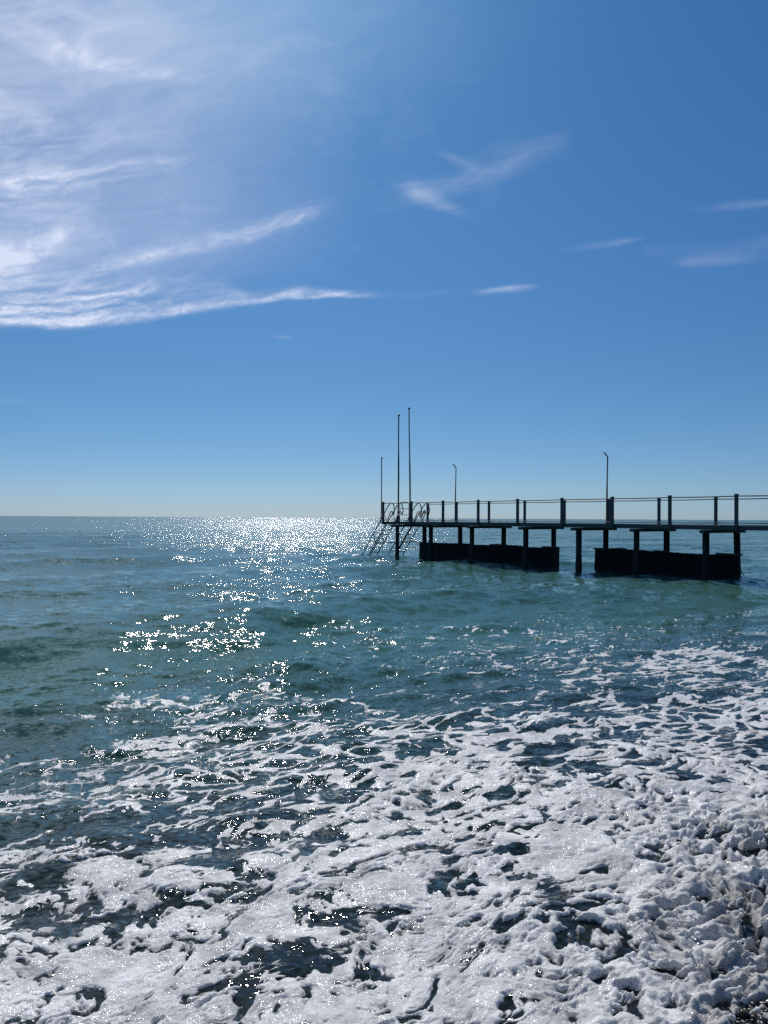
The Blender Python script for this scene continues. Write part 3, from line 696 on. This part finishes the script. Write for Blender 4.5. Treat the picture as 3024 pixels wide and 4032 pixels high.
streak([(585, 488, .2), (620, 476, 1), (670, 462, .4), (690, 455, 0)], 20, 16, .15, 1, .3)
streak([(-300, 520, 1), (-40, 545, 1), (30, 556, .9), (90, 530, .8), (130, 508, .6), (160, 486, 0)], 34, 14, .42, .9, .4)
streak([(-300, 600, 1), (0, 590, 1), (200, 640, .6), (420, 610, 0)], 52, 30, .26, 1, .8)
streak([(60, 60, .3), (110, 96, .7), (190, 124, 1), (290, 148, .8), (380, 158, .4), (470, 170, 0)], 26, 12, .19, 1, .5)
streak([(-200, 395, 1), (60, 392, .9), (200, 376, .7), (340, 352, .6), (450, 338, 0)], 34, 10, .26, .8, .8)
streak([(-200, 430, 1), (100, 425, .7), (300, 400, 0)], 45, 20, .16, .8, .8)
streak([(-200, 290, .8), (100, 300, .5), (300, 280, 0)], 60, 40, .12, 1, 1)
# break the fibres up
tat = .5 + .5*fbm((fu+wx*2)/46, (fv+wy*2)/15, 5, 261, .66)
dens *= .60 + .75*sstep(.12, .85, tat)
# veil of the upper left
veil = sstep(880, 120, U + .35*(V-200)*0 + 120*(soft-.5)*2)*sstep(735, 560, V + 60*(soft-.5) - .06*U*0 + .12*np.clip(U, 0, 600))
dens += veil*(.19 + .22*sstep(.2, .95, soft) + .12*fib*tat + .08*fib2)
dens += .24*sstep(1250, 250, U + 150*(soft-.5))*sstep(330, 20, V + 90*(soft-.5))*(.55+.6*fib2)
# wisps of the right
streak([(850, 395, .2), (890, 412, 1), (930, 428, 1), (965, 442, .7), (1010, 458, 0)], 26, 12, .20, .8, .5)
streak([(900, 400, .8), (980, 390, 1), (1060, 365, .9), (1140, 325, .7), (1200, 298, .5), (1240, 280, 0)], 30, 40, .11, .8, .6)
streak([(940, 325, .3), (965, 335, 1), (1010, 352, .6), (1040, 360, 0)], 8, 14, .10, 1, .3)
streak([(1010, 628, 0), (1060, 620, .7), (1095, 617, 1), (1130, 615, .6), (1170, 613, 0)], 5, 5, .34, 1.4, .2)
streak([(760, 640, .3), (900, 632, .8), (1040, 622, .3)], 14, 12, .05, 1, .3)
streak([(1190, 540, 0), (1290, 525, .8), (1350, 515, 1), (1400, 506, 0)], 11, 5, .14, .8, .3)
streak([(1440, 556, .2), (1490, 555, 1), (1550, 550, 1), (1650, 545, .3), (1800, 535, 0)], 12, 16, .12, .9, .3)
streak([(1480, 445, .2), (1600, 434, 1), (1680, 428, 1), (1900, 410, 0)], 12, 6, .10, 1, .3)
streak([(1400, 535, .5), (1560, 530, .5), (1700, 505, .9), (1900, 495, 0)], 18, 18, .07, 1, .3)
streak([(585, 728, .4), (605, 729, 1), (630, 730, 0)], 4, 3, .15, 1, .2)
streak([(-100, 862, 1), (60, 872, .7), (170, 880, 0)], 9, 6, .06, 1, .3)
dens += .035*sstep(.45, .9, soft)*sstep(900, 500, V)*sstep(1500, 800, U)
dens = np.clip(dens, 0, .85)*(1-.45*sstep(150, -150, V))*sstep(R(58), R(40), CE)*sstep(R(42), R(36), np.abs(CA))
CD = 8000/np.tan(CE); cx, cy = np.sin(CA)*CD, np.cos(CA)*CD
nr, nc = U.shape; i = np.arange(nr-1)[:, None]*nc + np.arange(nc-1)[None, :]
q = np.stack([i, i+1, i+nc+1, i+nc], -1).reshape(-1, 4)
q = q[(dens.ravel()[q] > .012).any(1)]
used = np.zeros(U.size, bool); used[q.ravel()] = True; idx = np.cumsum(used)-1
co = np.stack([cx, cy, np.full_like(cx, 8000.)], -1).reshape(-1, 3)[used]; q = idx[q]
me = bpy.data.meshes.new('cirrus_clouds')
me.vertices.add(len(co)); me.vertices.foreach_set('co', co.astype(np.float32).ravel())
me.loops.add(q.size); me.loops.foreach_set('vertex_index', q.astype(np.int32).ravel())
me.polygons.add(len(q)); me.polygons.foreach_set('loop_start', np.arange(0, q.size, 4, dtype=np.int32)); me.polygons.foreach_set('loop_total', np.full(len(q), 4, np.int32))
me.update(calc_edges=True)
at = me.attributes.new('veil', 'FLOAT', 'POINT'); at.data.foreach_set('value', np.maximum(dens.ravel()[used]-.012, 0).astype(np.float32))
m, nt, p, out = new_mat('thin ice cloud'); nt.nodes.remove(p)
at = nt.nodes.new('ShaderNodeAttribute'); at.attribute_name = 'veil'
tl = nt.nodes.new('ShaderNodeBsdfTranslucent'); tl.inputs[0].default_value = (.92, .935, 1, 1)
tr = nt.nodes.new('ShaderNodeBsdfTransparent'); mx = nt.nodes.new('ShaderNodeMixShader')
nt.links.new(at.outputs['Fac'], mx.inputs[0]); nt.links.new(tr.outputs[0], mx.inputs[1]); nt.links.new(tl.outputs[0], mx.inputs[2]); nt.links.new(mx.outputs[0], out.inputs['Surface'])
me.materials.append(m)
cl = link('cirrus_clouds', me); tag(cl, 'thin white cirrus streaks and veil spread over the upper left sky', 'clouds', kind='stuff')
